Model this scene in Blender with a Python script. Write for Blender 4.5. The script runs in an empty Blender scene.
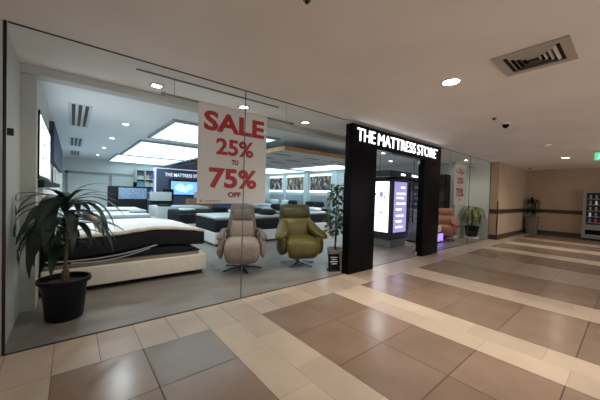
import bpy, bmesh, math, random
from mathutils import Vector, Matrix
random.seed(7)
C = bpy.context.scene.collection
PI = math.pi
R = math.radians
# ------------------------------------------------------------------ materials
MATS = {}
def mat(name, col, rough=.5, metal=0, emit=0, ecol=None, var=0, scale=8, bump=0, coat=0, spec=.5, col2=None, stretch=None):
    if name in MATS: return MATS[name]
    m = bpy.data.materials.new(name); m.use_nodes = True
    nt = m.node_tree; b = nt.nodes['Principled BSDF']
    b.inputs['Base Color'].default_value = (*col, 1)
    b.inputs['Roughness'].default_value = rough; b.inputs['Metallic'].default_value = metal
    b.inputs['Specular IOR Level'].default_value = spec
    if coat: b.inputs['Coat Weight'].default_value = coat
    if emit:
        b.inputs['Emission Color'].default_value = (*(ecol or col), 1); b.inputs['Emission Strength'].default_value = emit
    if var or bump or col2:
        tc = nt.nodes.new('ShaderNodeTexCoord'); n = nt.nodes.new('ShaderNodeTexNoise')
        n.inputs['Scale'].default_value = scale; n.inputs['Detail'].default_value = 5
        if stretch:
            mp = nt.nodes.new('ShaderNodeMapping'); mp.inputs['Scale'].default_value = stretch
            nt.links.new(tc.outputs['Object'], mp.inputs['Vector']); nt.links.new(mp.outputs['Vector'], n.inputs['Vector'])
        else: nt.links.new(tc.outputs['Object'], n.inputs['Vector'])
        if var or col2:
            r = nt.nodes.new('ShaderNodeValToRGB')
            c2 = col2 or tuple(min(1, c*(1+var)) for c in col); c1 = col if col2 else tuple(c*(1-var) for c in col)
            r.color_ramp.elements[0].position = .3; r.color_ramp.elements[1].position = .7
            r.color_ramp.elements[0].color = (*c1, 1); r.color_ramp.elements[1].color = (*c2, 1)
            nt.links.new(n.outputs['Fac'], r.inputs['Fac']); nt.links.new(r.outputs['Color'], b.inputs['Base Color'])
        if bump:
            bp = nt.nodes.new('ShaderNodeBump'); bp.inputs['Strength'].default_value = bump; bp.inputs['Distance'].default_value = .01
            nt.links.new(n.outputs['Fac'], bp.inputs['Height']); nt.links.new(bp.outputs['Normal'], b.inputs['Normal'])
    MATS[name] = m
    return m
def glass_mat(name, tint, ior=1.45):
    m = bpy.data.materials.new(name); m.use_nodes = True; nt = m.node_tree; nt.nodes.clear()
    out = nt.nodes.new('ShaderNodeOutputMaterial'); mx = nt.nodes.new('ShaderNodeMixShader')
    t = nt.nodes.new('ShaderNodeBsdfTransparent'); t.inputs['Color'].default_value = (*tint, 1)
    g = nt.nodes.new('ShaderNodeBsdfGlossy'); g.inputs['Roughness'].default_value = .01; g.inputs['Color'].default_value = (.9, .95, .95, 1)
    f = nt.nodes.new('ShaderNodeFresnel'); f.inputs['IOR'].default_value = ior
    gm = nt.nodes.new('ShaderNodeNewGeometry'); mm = nt.nodes.new('ShaderNodeMath'); mm.operation = 'SUBTRACT'; mm.use_clamp = True   # only the outer face of the sheet reflects
    nt.links.new(f.outputs[0], mm.inputs[0]); nt.links.new(gm.outputs['Backfacing'], mm.inputs[1])
    nt.links.new(mm.outputs[0], mx.inputs[0]); nt.links.new(t.outputs[0], mx.inputs[1]); nt.links.new(g.outputs[0], mx.inputs[2])
    nt.links.new(mx.outputs[0], out.inputs[0])
    return m
GLASS = glass_mat('storefront_glass', (.97, .985, .98), 1.13)
PLASTER = mat('ceiling_plaster', (.80, .765, .735), .85, var=.05, scale=1.2)
SHOPCEIL = mat('shop_ceiling_paint', (.74, .80, .84), .8, var=.03, scale=1)
SHOPWALL = mat('shop_wall_paint', (.66, .71, .71), .7, var=.03, scale=2)
GREYWALL = mat('display_wall_paint', (.50, .52, .50), .7, var=.05, scale=2)
BEIGE = mat('beige_wall_paint', (.44, .33, .235), .7, var=.06, scale=1.5)
DOORGLASS = glass_mat('door_glass', (.96, .98, .98), 1.03)
DKBROWN = mat('dark_brown_trim', (.05, .035, .032), .4, var=.15, scale=6)
BLACK = mat('black_panel', (.003, .0033, .0045), .3, var=.1, scale=4, spec=.06)
BLACKM = mat('black_metal', (.012, .012, .013), .35, .6)
CHROME = mat('brushed_steel', (.55, .55, .56), .3, 1)
STEEL = mat('dark_steel', (.25, .25, .26), .35, 1)
WHITE = mat('white_paint', (.75, .76, .77), .5)
WPLAST = mat('white_plastic', (.8, .78, .75), .4)
LETTER = mat('lit_white_letter', (1, 1, 1), .5, emit=1.5, ecol=(.95, .95, 1))
BANNERW = mat('banner_vinyl', (.70, .67, .69), .45, var=.02, scale=2)
RED = mat('red_print', (.42, .012, .025), .5)
DRED = mat('dark_red_print', (.22, .02, .03), .5)
GOLD = mat('gold_print', (.6, .38, .08), .5)
GREYP = mat('grey_print', (.3, .28, .28), .5)
CREAM = mat('cream_upholstery', (.68, .63, .57), .75, var=.06, scale=30, bump=.1)
WHITEUP = mat('white_upholstery', (.74, .76, .77), .6, var=.04, scale=20)
NAVY = mat('dark_navy_fabric', (.006, .008, .014), .75, var=.25, scale=40, bump=.15, spec=.25)
QUILT = mat('white_quilt', (.76, .76, .76), .85, var=.08, scale=14, bump=.9)
QUILT2 = mat('cool_white_quilt', (.62, .67, .70), .85, var=.08, scale=14, bump=.9)
BORDER = mat('oatmeal_mattress_border', (.52, .45, .36), .85, var=.1, scale=60)
GREYFAB = mat('light_grey_fabric', (.38, .41, .43), .9, var=.12, scale=30)
DKFAB = mat('charcoal_fabric', (.016, .017, .02), .9, var=.2, scale=30, spec=.25)
PIPING = mat('silver_piping', (.42, .43, .45), .5)
SLAT = mat('taupe_deck', (.26, .215, .19), .7, var=.1, scale=10)
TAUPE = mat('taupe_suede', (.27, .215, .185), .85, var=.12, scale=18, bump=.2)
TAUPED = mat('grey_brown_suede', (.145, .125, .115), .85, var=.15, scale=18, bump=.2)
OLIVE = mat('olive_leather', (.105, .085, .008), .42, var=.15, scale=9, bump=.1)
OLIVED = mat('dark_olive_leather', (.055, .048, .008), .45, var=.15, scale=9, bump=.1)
COGNAC = mat('cognac_leather', (.30, .12, .065), .45, var=.15, scale=9)
LEAF = mat('dark_green_leaf', (.006, .02, .009), .38, var=.45, scale=7)
LEAFM = mat('mid_green_leaf', (.035, .085, .022), .4, var=.45, scale=9)
LEAFY = mat('yellow_green_leaf', (.035, .08, .02), .45, col2=(.38, .40, .16), scale=14)
BARK = mat('plant_stem', (.12, .08, .05), .85, var=.3, scale=30)
SOIL = mat('potting_soil', (.03, .02, .014), .95, var=.4, scale=50, bump=.5)
POTBLK = mat('black_plastic_pot', (.005, .0055, .007), .42, var=.15, scale=5, spec=.12)
POTWHT = mat('off_white_ceramic', (.8, .78, .75), .5, var=.06, scale=6)
POTGRY = mat('grey_concrete_planter', (.16, .145, .14), .7, var=.15, scale=8)
WOODL = mat('oak_edge', (.52, .31, .13), .5, var=.3, scale=5, stretch=(1, 1, 12))
WOODC = mat('counter_wood', (.42, .22, .11), .5, var=.25, scale=6, stretch=(1, 1, 8))
SLATC = mat('grey_canopy_boards', (.62, .61, .62), .7, var=.1, scale=4, stretch=(6, .6, 1))
SLATE = mat('slate_blue_wall', (.13, .155, .22), .6, var=.1, scale=3)
NAVYP = mat('navy_partition', (.018, .028, .07), .6)
PANEL = mat('diffuser_panel', (.9, .95, 1), .5, emit=1.0, ecol=(.66, .90, 1))
LED = mat('cool_led_strip', (1, 1, 1), .5, emit=1.2, ecol=(.82, .94, 1))
WARMLED = mat('warm_downlight', (1, .95, .85), .5, emit=30, ecol=(1, .82, .58))
SHOPLED = mat('shop_downlight', (1, .95, .88), .5, emit=22, ecol=(1, .86, .68))
BLUEPR = mat('blue_print', (.03, .15, .4), .5, col2=(.55, .7, .85), scale=5, stretch=(2, 2, 7))
SCREENB = mat('blue_screen', (.1, .25, .8), .4, emit=1.0, ecol=(.16, .36, 1))
SCREENW = mat('white_screen', (1, 1, 1), .4, emit=1.3, ecol=(.9, .95, 1))
SCREENS = mat('pale_shape_on_screen', (.8, .9, 1), .4, emit=.8, ecol=(.35, .6, 1))
SCREENP = mat('purple_screen', (.4, .38, .7), .4, emit=.5, ecol=(.36, .34, .72))
SCREENG = mat('grey_shape_on_screen', (.3, .3, .5), .4, emit=.6, ecol=(.28, .28, .5))
VIOLET = mat('violet_led_panel', (.3, .2, .9), .4, emit=1.4, ecol=(.22, .14, 1))
FLOORW = mat('shop_floor', (.17, .15, .138), .4, col2=(.265, .24, .222), scale=1.6, stretch=(1, 2.2, 1))
GROUT = mat('grout', (.055, .04, .03), .8)
def tilemat(name, col, rough, var, bump=0):
    m = mat(name, col, rough, var=var, scale=2.2, bump=bump)
    nt = m.node_tree; b = nt.nodes['Principled BSDF']
    g = nt.nodes.new('ShaderNodeNewGeometry'); hs = nt.nodes.new('ShaderNodeHueSaturation')
    mr = nt.nodes.new('ShaderNodeMapRange'); mr.inputs[3].default_value = .9; mr.inputs[4].default_value = 1.1
    nt.links.new(g.outputs['Random Per Island'], mr.inputs[0]); nt.links.new(mr.outputs[0], hs.inputs['Value'])
    src = b.inputs['Base Color'].links[0].from_socket
    nt.links.new(src, hs.inputs['Color']); nt.links.new(hs.outputs['Color'], b.inputs['Base Color'])
    return m
TBROWN = tilemat('brown_tile', (.235, .165, .122), .24, .10)
TLIGHT = tilemat('beige_stone_tile', (.47, .385, .30), .38, .09)
TSTRIP = tilemat('cream_border_tile', (.43, .345, .275), .34, .07)
TGREY = tilemat('grey_beige_tile', (.31, .24, .19), .3, .08)

# ------------------------------------------------------------------ mesh helpers
def bx(bm, x0, x1, y0, y1, z0, z1, bev=0, mi=0):
    r = bmesh.ops.create_cube(bm, size=1)
    vs = r['verts']
    for v in vs: v.co = Vector(((x0+x1)/2+v.co.x*(x1-x0), (y0+y1)/2+v.co.y*(y1-y0), (z0+z1)/2+v.co.z*(z1-z0)))
    fs = {f for v in vs for f in v.link_faces}
    for f in fs: f.material_index = mi
    if bev:
        es = {e for v in vs for e in v.link_edges}
        bmesh.ops.bevel(bm, geom=list(es), offset=bev, segments=3, profile=.6, affect='EDGES')
    return vs
def loft(bm, rings, seg=24, cap=True):
    """rings: (centre, a, b, n) with a, b half-extent vectors"""
    prev = None; first = None
    for c, a, b, n in rings:
        c, a, b = Vector(c), Vector(a), Vector(b); cur = []
        for i in range(seg):
            t = 2*PI*i/seg; ct, st = math.cos(t), math.sin(t)
            cur.append(bm.verts.new(c + a*math.copysign(abs(ct)**(2/n), ct) + b*math.copysign(abs(st)**(2/n), st)))
        if prev:
            for i in range(seg): bm.faces.new((prev[i], prev[(i+1) % seg], cur[(i+1) % seg], cur[i]))
        else: first = cur
        prev = cur
    if cap:
        bm.faces.new(list(reversed(first))); bm.faces.new(prev)
def lathe(bm, prof, cx=0, cy=0, seg=32, cap=True):
    loft(bm, [((cx, cy, z), (r, 0, 0), (0, r, 0), 2) for r, z in prof], seg, cap)
def tube(bm, pts, r, seg=8, cap=True):
    pts = [Vector(p) for p in pts]; rings = []
    rr = r if isinstance(r, (list, tuple)) else [r]*len(pts)
    for i, p in enumerate(pts):
        d = (pts[min(i+1, len(pts)-1)] - pts[max(i-1, 0)]).normalized()
        up = Vector((0, 0, 1)) if abs(d.z) < .9 else Vector((0, 1, 0))
        a = d.cross(up).normalized(); b = a.cross(d).normalized()
        rings.append((p, a*rr[i], b*rr[i], 2))
    loft(bm, rings, seg, cap)
def obj(name, bm, m, parent=None, smooth=None, loc=None):
    bmesh.ops.recalc_face_normals(bm, faces=bm.faces)
    me = bpy.data.meshes.new(name); bm.to_mesh(me); bm.free()
    for x in (m if isinstance(m, (list, tuple)) else [m]): me.materials.append(x)
    o = bpy.data.objects.new(name, me); C.objects.link(o)
    if smooth:
        for p in me.polygons: p.use_smooth = True
        me.set_sharp_from_angle(angle=R(smooth))
    if parent: o.parent = parent
    if loc: o.location = loc
    return o
def box(name, x0, x1, y0, y1, z0, z1, m, parent=None, bev=0):
    bm = bmesh.new(); bx(bm, x0, x1, y0, y1, z0, z1, bev)
    return obj(name, bm, m, parent, 40 if bev else None)
def tag(o, label, cat, group=None, kind=None):
    o['label'] = label
    if cat: o['category'] = cat
    if group: o['group'] = group
    if kind: o['kind'] = kind
    return o
def thing(name, label, cat, loc=(0, 0, 0), rz=0, group=None):
    o = bpy.data.objects.new(name, None); C.objects.link(o); o.empty_display_size = .1
    o.location = loc; o.rotation_euler = (0, 0, rz)
    return tag(o, label, cat, group)
def struct(o, label=None):
    o['kind'] = 'structure'
    if label: o['label'] = label
    return o
def text(name, s, m, parent, x0, x1, z0, z1, y, off=.0, depth=.004, orient='front', mirror=False):
    """lettering fitted to a box; 'front' reads along +X facing -Y, 'side' reads along -Y facing -X (x0,x1 are then y of left and right ends, y the x of the plane)"""
    cu = bpy.data.curves.new(name, 'FONT'); cu.body = s; cu.offset = off; cu.extrude = .01; cu.resolution_u = 3
    t = bpy.data.objects.new('tmp', cu); C.objects.link(t)
    bpy.context.view_layer.update()
    dg = bpy.context.evaluated_depsgraph_get()
    me = bpy.data.meshes.new_from_object(t.evaluated_get(dg))
    bpy.data.objects.remove(t)
    xs = [v.co.x for v in me.vertices]; ys = [v.co.y for v in me.vertices]
    ax, bx_, ay, by = min(xs), max(xs), min(ys), max(ys)
    for v in me.vertices:
        u = x0 + (v.co.x-ax)/(bx_-ax)*(x1-x0); w = z0 + (v.co.y-ay)/(by-ay)*(z1-z0); dpt = v.co.z/.01*depth/2
        v.co = (u, y - dpt, w) if orient == 'front' else (y - dpt, u, w)
    me.name = name; me.materials.clear(); me.materials.append(m)
    o = bpy.data.objects.new(name, me); C.objects.link(o)
    if parent: o.parent = parent
    return o

# ------------------------------------------------------------------ camera
S = .31
yaw, pitch, roll = .6904, -.0215, .0289
fw = Vector((math.sin(yaw)*math.cos(pitch), math.cos(yaw)*math.cos(pitch), math.sin(pitch)))
r_ = Vector((math.cos(yaw), -math.sin(yaw), 0)); u_ = r_.cross(fw)
RR = r_*math.cos(roll) + u_*math.sin(roll); UU = -r_*math.sin(roll) + u_*math.cos(roll)
cd = bpy.data.cameras.new('camera'); cam = bpy.data.objects.new('camera', cd); C.objects.link(cam)
cd.sensor_width = 36; cd.lens = 276.07/600*36; cd.clip_start = .05
M = Matrix((RR, UU, -fw)).transposed().to_4x4(); M.translation = Vector((-5.6349*S, -10.8269*S, 4.6416*S))
cam.matrix_world = M
bpy.context.scene.camera = cam

H = 2.8
XW, YW = 14.1, -.25     # far corridor wall, recessed side wall
# ------------------------------------------------------------------ corridor floor
bm = bmesh.new()
def tile(x0, x1, y0, y1, mi, g=.0028):
    vs = [bm.verts.new((x, y, 0)) for x, y in ((x0+g, y0+g), (x1-g, y0+g), (x1-g, y1-g), (x0+g, y1-g))]
    bm.faces.new(vs).material_index = mi
YS = -1.88*S
k = -20
while k*S < XW:
    tile(k*S, min((k+1)*S, XW), YS, 0, 2, .002); k += 1
bands = [(-20, -18, 'L'), (-18, -14, 'B'), (-14, -12, 'L'), (-12, -8, 'B'), (-8, -6, 'L'), (-6, -2, 'B'), (-2, 0, 'L'), (0, 4, 'B'), (4, 6, 'L'), (6, 10, 'B'), (10, 12, 'L'),
         (12, 16, 'B'), (16, 20.3, 'G'), (20.3, 24.3, 'B'), (24.3, 26.4, 'L'), (26.4, 30.2, 'B'), (30.2, 32.6, 'L'), (32.6, 36.4, 'B'), (36.4, 38.6, 'L'), (38.6, 45.6, 'B')]
for a, b, t in bands:
    for j in range(11):
        y1 = YS - j*2*S; y0 = y1 - 2*S
        if t == 'B':
            mid = (a+b)/2
            tile(a*S, mid*S, y0, y1, 0, .004); tile(mid*S, b*S, y0, y1, 0, .004)
        elif t == 'G': tile(a*S, b*S, y0, y1, 3, .002)
        else:
            mid = (a+b)/2; sh = .62*S
            tile(a*S, mid*S, y0, y1, 1, .0008)
            tile(mid*S, b*S, y0+sh, y1+sh if j else y1, 1, .0008)
struct(obj('floor', bm, [TBROWN, TLIGHT, TSTRIP, TGREY]), 'glossy brown and beige banded tile floor')
struct(box('floor', -6.2, XW, -7.6, 0, -.06, -.0015, GROUT), 'grout bed below the corridor tiles')
struct(box('floor', -2.3, 10.1, 0, 13.1, -.06, 0, FLOORW), 'grey brown shop floor')
struct(box('trim_1', -2.18, 10, -.012, .006, 0, .006, BLACKM), 'thin dark floor channel below the shop glass')
# ------------------------------------------------------------------ ceilings and walls
struct(box('ceiling', -6.2, XW+.1, -7.6, 1.05, H, H+.1, PLASTER), 'beige corridor ceiling')
struct(box('ceiling', -2.3, 10.1, 1.05, 13.1, H, H+.1, SHOPCEIL), 'cool white shop ceiling')
struct(box('wall_left', -6.2, -2.2, 0, 1.05, 0, H, GREYWALL))
struct(box('wall_left', -2.4, -2.07, 1.05, 13.1, 0, H, GREYWALL), 'grey pier and side wall of the shop')
struct(box('wall_left', -6.3, -6.2, -7.6, 0, 0, H, BEIGE))
struct(box('wall_back', -2.07, 9.1, 13, 13.15, 0, H, SHOPWALL), 'pale rear wall of the shop')
struct(box('wall_right', 9, 9.15, .95, 13, 0, H, SHOPWALL), 'pale side wall of the shop with lit posters')
struct(box('wall_right', 9, 10, .8, .95, 0, H, mat('pale_green_grey_paint', (.50, .55, .51), .7)), 'white display wall behind the right glass')
struct(box('wall_right', 10, XW+.1, YW, .95, 0, H, BEIGE), 'beige corridor wall beside the shop')
struct(box('wall_right', 9.965, 9.998, .02, .8, 0, H, SHOPWALL), 'white side panel closing the display zone at the right')
struct(box('wall_right', XW, XW+.12, -7.6, YW, 0, H, BEIGE), 'beige wall at the end of the corridor')
struct(box('trim_2', -2.2, 9, 1.0, 1.2, 2.705, H-.001, GREYWALL), 'shallow grey beam behind the display zone')
struct(box('trim_3', -2.195, -2.175, -.012, .012, 0, H, BLACKM), 'dark jamb at the left end of the glass')
# baseboards and dado rails of the beige walls
for n, z0, z1, t in (('baseboard_right', 0, .17, .02), ('trim_4', .94, 1.09, .03)):
    bm = bmesh.new(); bx(bm, 10.0-t, XW, YW-t, YW, z0, z1); bx(bm, 10.0-t, 10, YW, -.015, z0, z1)
    bx(bm, XW-t, XW, -7.5, YW-t, z0, z1)
    struct(obj(n, bm, DKBROWN))
struct(box('trim_5', 9.985, 10.02, YW-.015, YW+.02, .17, 1.4, DKBROWN), 'dark corner guard on the beige wall')
# ------------------------------------------------------------------ glass storefront
def pane(name, x0, x1, label, z1=H-.004):
    o = box(name, x0, x1, -.006, .006, .006, z1, GLASS); tag(o, label, 'glass pane'); return o
struct(pane('window_1', -2.175, .028, 'large clear glass pane left of the joint, in front of the potted plant'))
struct(pane('window_2', .036, 2.1, 'large clear glass pane between the joint and the black entrance frame'))
struct(pane('window_3', 5.72, 7.98, 'clear glass pane just right of the black entrance frame'))
struct(pane('window_4', 7.99, 9.97, 'clear glass pane ending at the beige wall'))
for o in list(C.objects):
    if o.name.startswith('window_') and 'category' in o: del o['category']
bm = bmesh.new()
for x in (.032, 7.985, 9.98): bx(bm, x-.004, x+.004, -.007, .007, .006, H)
struct(obj('trim_6', bm, mat('glass_edge', (.07, .1, .095), .3)), 'dark vertical joints of the glass')
bm = bmesh.new(); bx(bm, -2.17, 2.05, -.008, .008, H-.008, H); bx(bm, 5.72, 9.97, -.008, .008, H-.008, H)
struct(obj('trim_7', bm, BLACKM), 'thin ceiling channel of the glass')
clip = thing('glass_clip', 'small black square clip on the glass by the left jamb', 'clip', (-2.15, 0, 1.89))
box('clip_plate', -.02, .02, -.018, .018, -.03, .03, BLACKM, clip, .003)

# ------------------------------------------------------------------ entrance portal
p = thing('entrance_portal', 'big black entrance frame with lit white shop name', 'entrance frame', (2.1, 0, 0))
def pb(n, x0, x1, z0, z1): return box(n, x0-2.1, x1-2.1, -.1, .06, z0, z1, BLACK, p, .004)
pb('left_post', 2.12, 2.87, 0, 2.36); pb('right_post', 4.83, 5.68, 0, 2.36); pb('header', 2.12, 5.68, 2.36, 2.745)
L = [('THE', 2.25, 2.79, 2.45, 2.68), ('MATTRESS', 2.89, 4.34, 2.445, 2.675), ('STORE', 4.43, 5.36, 2.44, 2.67)]
for s, a, b, z0, z1 in L:
    text('sign_letters', s, LETTER, p, a-2.1, b-2.1, z0, z1, -.108, off=-.004, depth=.016)
text('sign_letters', 'TM', LETTER, p, 3.285, 3.35, 2.635, 2.668, -.106, depth=.01)
# doors
def door(name, x, ang, w, s, label, n):
    d = thing(name, label, 'glass door', (x, .02, 0), ang)
    d['kind'] = 'structure'; del d['category']
    box('pane', min(0, s*w), max(0, s*w), -.006, .006, .02, 2.33, DOORGLASS, d)
    bm = bmesh.new()
    for z0, z1 in ((.008, .1), (2.26, 2.34)): bx(bm, min(0, s*.2), max(0, s*.2), -.016, .016, z0, z1, .003)
    obj('patch_fitting', bm, CHROME, d)
    for yy in (-.05, .05):
        bm = bmesh.new(); xx = s*(w-.1)
        tube(bm, [(xx, yy, .75), (xx, yy, 1.95)], .017, 12)
        for zz in (.9, 1.8): tube(bm, [(xx, 0, zz), (xx, yy, zz)], .009, 8)
        obj('pull_handle', bm, BLACKM, d, 40)
door('door_1', 2.91, R(78), .95, 1, 'left glass entrance door standing open', 1)
door('door_2', 4.79, R(-141), .93, -1, 'right glass entrance door swung fully inward', 2)

# ------------------------------------------------------------------ ceiling fixtures
def spot(x, y, z, power, col, size=R(150), blend=1, r=.06):
    l = bpy.data.lights.new('fitted_or_added_beam', 'SPOT'); l.energy = power; l.color = col; l.spot_size = size; l.spot_blend = blend; l.shadow_soft_size = r
    o = bpy.data.objects.new('fitted_or_added_beam', l); C.objects.link(o); o.location = (x, y, z); return o
WARM = (1, .88, .76); WARM2 = (1, .88, .74)
dl = [(1.64, -1.95, 'round recessed downlight in the corridor ceiling near the square vent'), (9.96, -1.96, 'round recessed downlight at the far end of the corridor ceiling')]
def downlight(x, y, r, label, m, cat='downlight', group=None, sq=False, tilt=0):
    t = thing('downlight', label, cat, (x, y, H), 0, group)
    bm = bmesh.new()
    if sq:
        for a in (-1, 1):
            bx(bm, min(a*r, a*r*.72), max(a*r, a*r*.72), -r, r, -.012, 0); bx(bm, -r*.72, r*.72, min(a*r, a*r*.72), max(a*r, a*r*.72), -.012, 0)
    else:
        loft(bm, [((0, 0, 0), (r*1.25, 0, 0), (0, r*1.25, 0), 2), ((0, 0, -.01), (r*1.22, 0, 0), (0, r*1.22, 0), 2), ((0, 0, -.012), (r*1.02, 0, 0), (0, r*1.02, 0), 2), ((0, 0, -.001), (r, 0, 0), (0, r, 0), 2)], 32, False)
    obj('trim_ring', bm, WPLAST if not sq else CHROME, t, 40)
    bm = bmesh.new(); lathe(bm, [(r*.7 if sq else r*.98, -.004), (r*.6 if sq else r*.9, -.007)]); obj('lamp', bm, m, t)
    return t
for x, y, lb in dl: downlight(x, y, .085, lb, WARMLED)
for i, (x, y) in enumerate([(1.64, -1.95), (9.96, -1.96), (5.8, -1.95), (-3.5, -5.2), (1.6, -5.4), (6, -5.4), (10, -5.2), (12.9, -1.7)]):
    spot(x, y, H-.03, [170, 85, 0, 60, 160, 150, 45, 10][i], WARM)if i != 2 else None  # lamps without a downlight fitting are added, most of them out of view
for x, lb in ((-.91, 'small square downlight above the potted plant, leftmost behind the glass'), (.35, 'small square downlight above the red sale banner'), (1.64, 'small square downlight above the olive recliner')):
    downlight(x, .65, .075, lb, SHOPLED, sq=True)
for x, y in ((-.91, .65), (.35, .65), (1.64, .65)): spot(x, y, H-.03, 26, WARM2)
downlight(3.6, .6, .07, 'small square downlight just inside the entrance', SHOPLED, sq=True); spot(3.6, .6, H-.03, 26, WARM2)
downlight(6.6, .5, .07, 'small square downlight behind the glass right of the entrance', SHOPLED, sq=True); spot(6.6, .5, H-.03, 26, WARM2)
downlight(8.9, .45, .07, 'small square downlight above the striped leafy plant', SHOPLED, sq=True); spot(8.9, .45, H-.03, 22, WARM2)
downlight(-.89, 3.47, .07, 'small square downlight deeper in the shop, left of the first light panel', SHOPLED, sq=True)
downlight(-.93, 5.64, .07, 'small square downlight deeper in the shop, left of the middle light panel', SHOPLED, sq=True)
downlight(-.93, 8.0, .06, 'small square downlight deepest in the shop at the left', SHOPLED, sq=True)
for x, y, lb in ((5.75, 1.7, 'added square fill light between the kiosk and the oak edged canopy'), (7.6, 2.6, 'added square fill light near the dark shelving'), (-.95, 10.6, 'added square fill light nearest the rear wall at the left'), (5.9, 4.2, 'added square fill light in front of the poster light panels')):
    downlight(x, y, .07, lb, SHOPLED, sq=True); spot(x, y, H-.03, 110, (.93, .97, 1))  # invented fittings, added with their lamps to brighten the shop interior
for x, y in ((-.89, 3.47), (-.93, 5.64), (-.93, 8.0)): spot(x, y, H-.03, 100, (.88, .96, 1))
# square air diffuser of the corridor
v = thing('air_vent', 'square white four-way air vent in the corridor ceiling', 'air vent', (1.64, -2.70, H))
bm = bmesh.new(); a, b = .275, .205
for s in (-1, 1):
    bx(bm, min(s*a, s*b), max(s*a, s*b), -a, a, -.014, 0); bx(bm, -b, b, min(s*a, s*b), max(s*a, s*b), -.014, 0)
obj('frame', bm, mat('vent_paint', (.42, .38, .34), .6), v)
box('duct', -b, b, -b, b, -.001, 0, BLACK, v)
bm = bmesh.new()
for q in range(4):
    for j in range(1, 5):
        d = b*j/5+.01; rot = Matrix.Rotation(q*PI/2, 3, 'Z')
        vs = [rot @ Vector(c) for c in ((-d, d, -.004), (d, d, -.004), (d*.9, d*.9-.004, -.022), (-d*.9, d*.9-.004, -.022))]
        V_ = [bm.verts.new(c) for c in vs]; bm.faces.new(V_)
        V_ = [bm.verts.new(c+Vector((0, 0, .003))) for c in vs]; bm.faces.new(V_)
obj('louvre', bm, mat('vent_slat', (.5, .46, .42), .6), v)
# dome camera, smoke detectors, sprinklers
t = thing('dome_camera', 'black dome security camera on the corridor ceiling', 'security camera', (4.16, -1.86, H))
bm = bmesh.new(); lathe(bm, [(.07, 0), (.07, -.025), (.05, -.03)]); obj('mount', bm, WPLAST, t, 40)
bm = bmesh.new(); lathe(bm, [(.05, -.028), (.05, -.05), (.04, -.075), (.02, -.088), (.004, -.09)]); obj('dome', bm, BLACK, t, 60)
def disc(name, x, y, r, h, label, cat, m=WPLAST):
    t = thing(name, label, cat, (x, y, H))
    bm = bmesh.new(); lathe(bm, [(r, 0), (r, -h*.4), (r*.8, -h*.6)]); obj('base', bm, m, t, 40)
    bm = bmesh.new(); lathe(bm, [(r*.45, -h*.55), (r*.4, -h), (r*.2, -h*1.05)]); obj('sensor', bm, BLACKM if m != WPLAST else WPLAST, t, 40)
disc('ceiling_speaker', 4.75, -1.95, .11, .02, 'flat round disc on the ceiling right beside the dome camera', 'ceiling disc')
disc('smoke_detector', 7.1, -1.94, .10, .05, 'round smoke detector on the corridor ceiling towards the far downlight', 'smoke detector')
disc('sprinkler_head', 3.67, -1.82, .035, .035, 'tiny dark sprinkler head left of the dome camera', 'sprinkler', STEEL)
disc('sprinkler_head', -.5, -1.86, .03, .035, 'tiny dark sprinkler head at the top edge of the view', 'sprinkler', STEEL)
disc('sprinkler_head', 12.9, -.55, .05, .06, 'tiny dark sensor in the corner where the beige walls meet', 'sensor', STEEL)
# exit sign
t = thing('exit_sign', 'small green and white exit sign hanging from the corridor ceiling', 'exit sign', (8.72, -2.9, H))
bm = bmesh.new(); bx(bm, -.02, .02, -.15, .15, -.06, 0); obj('bracket', bm, WPLAST, t)
box('housing', -.02, .02, -.25, .25, -.27, -.06, WPLAST, t, .004)
box('lit_panel', -.026, -.019, -.24, .24, -.26, -.07, mat('exit_green', (.05, .45, .2), .5, emit=1.0, ecol=(.04, .42, .2)), t)
fig = mat('exit_white', (.9, 1, .95), .5, emit=1.5, ecol=(.85, 1, .9))
bm = bmesh.new()
def q3(y0, z0, y1, z1, w):
    d = Vector((0, y1-y0, z1-z0)).normalized(); n = Vector((0, -d.z, d.y))*w
    vs = [Vector((-.029, y0, z0))+n, Vector((-.029, y1, z1))+n, Vector((-.029, y1, z1))-n, Vector((-.029, y0, z0))-n]
    bm.faces.new([bm.verts.new(c) for c in vs])
q3(.12, -.12, .14, -.18, .014); q3(.14, -.18, .11, -.235, .009); q3(.14, -.18, .18, -.22, .009); q3(.12, -.125, .08, -.16, .007); q3(.125, -.125, .165, -.15, .007); q3(.118, -.085, .118, -.105, .011)
bx(bm, -.03, -.028, .0, .05, -.245, -.085); q3(-.18, -.165, -.05, -.165, .008); q3(-.05, -.165, -.09, -.13, .008); q3(-.05, -.165, -.09, -.2, .008)
obj('running_figure', bm, fig, t)
text('exit_letters', 'EXIT', fig, t, -.05+.02, -.22, -.25, -.21, -.029, off=.01, depth=.003, orient='side')

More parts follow.
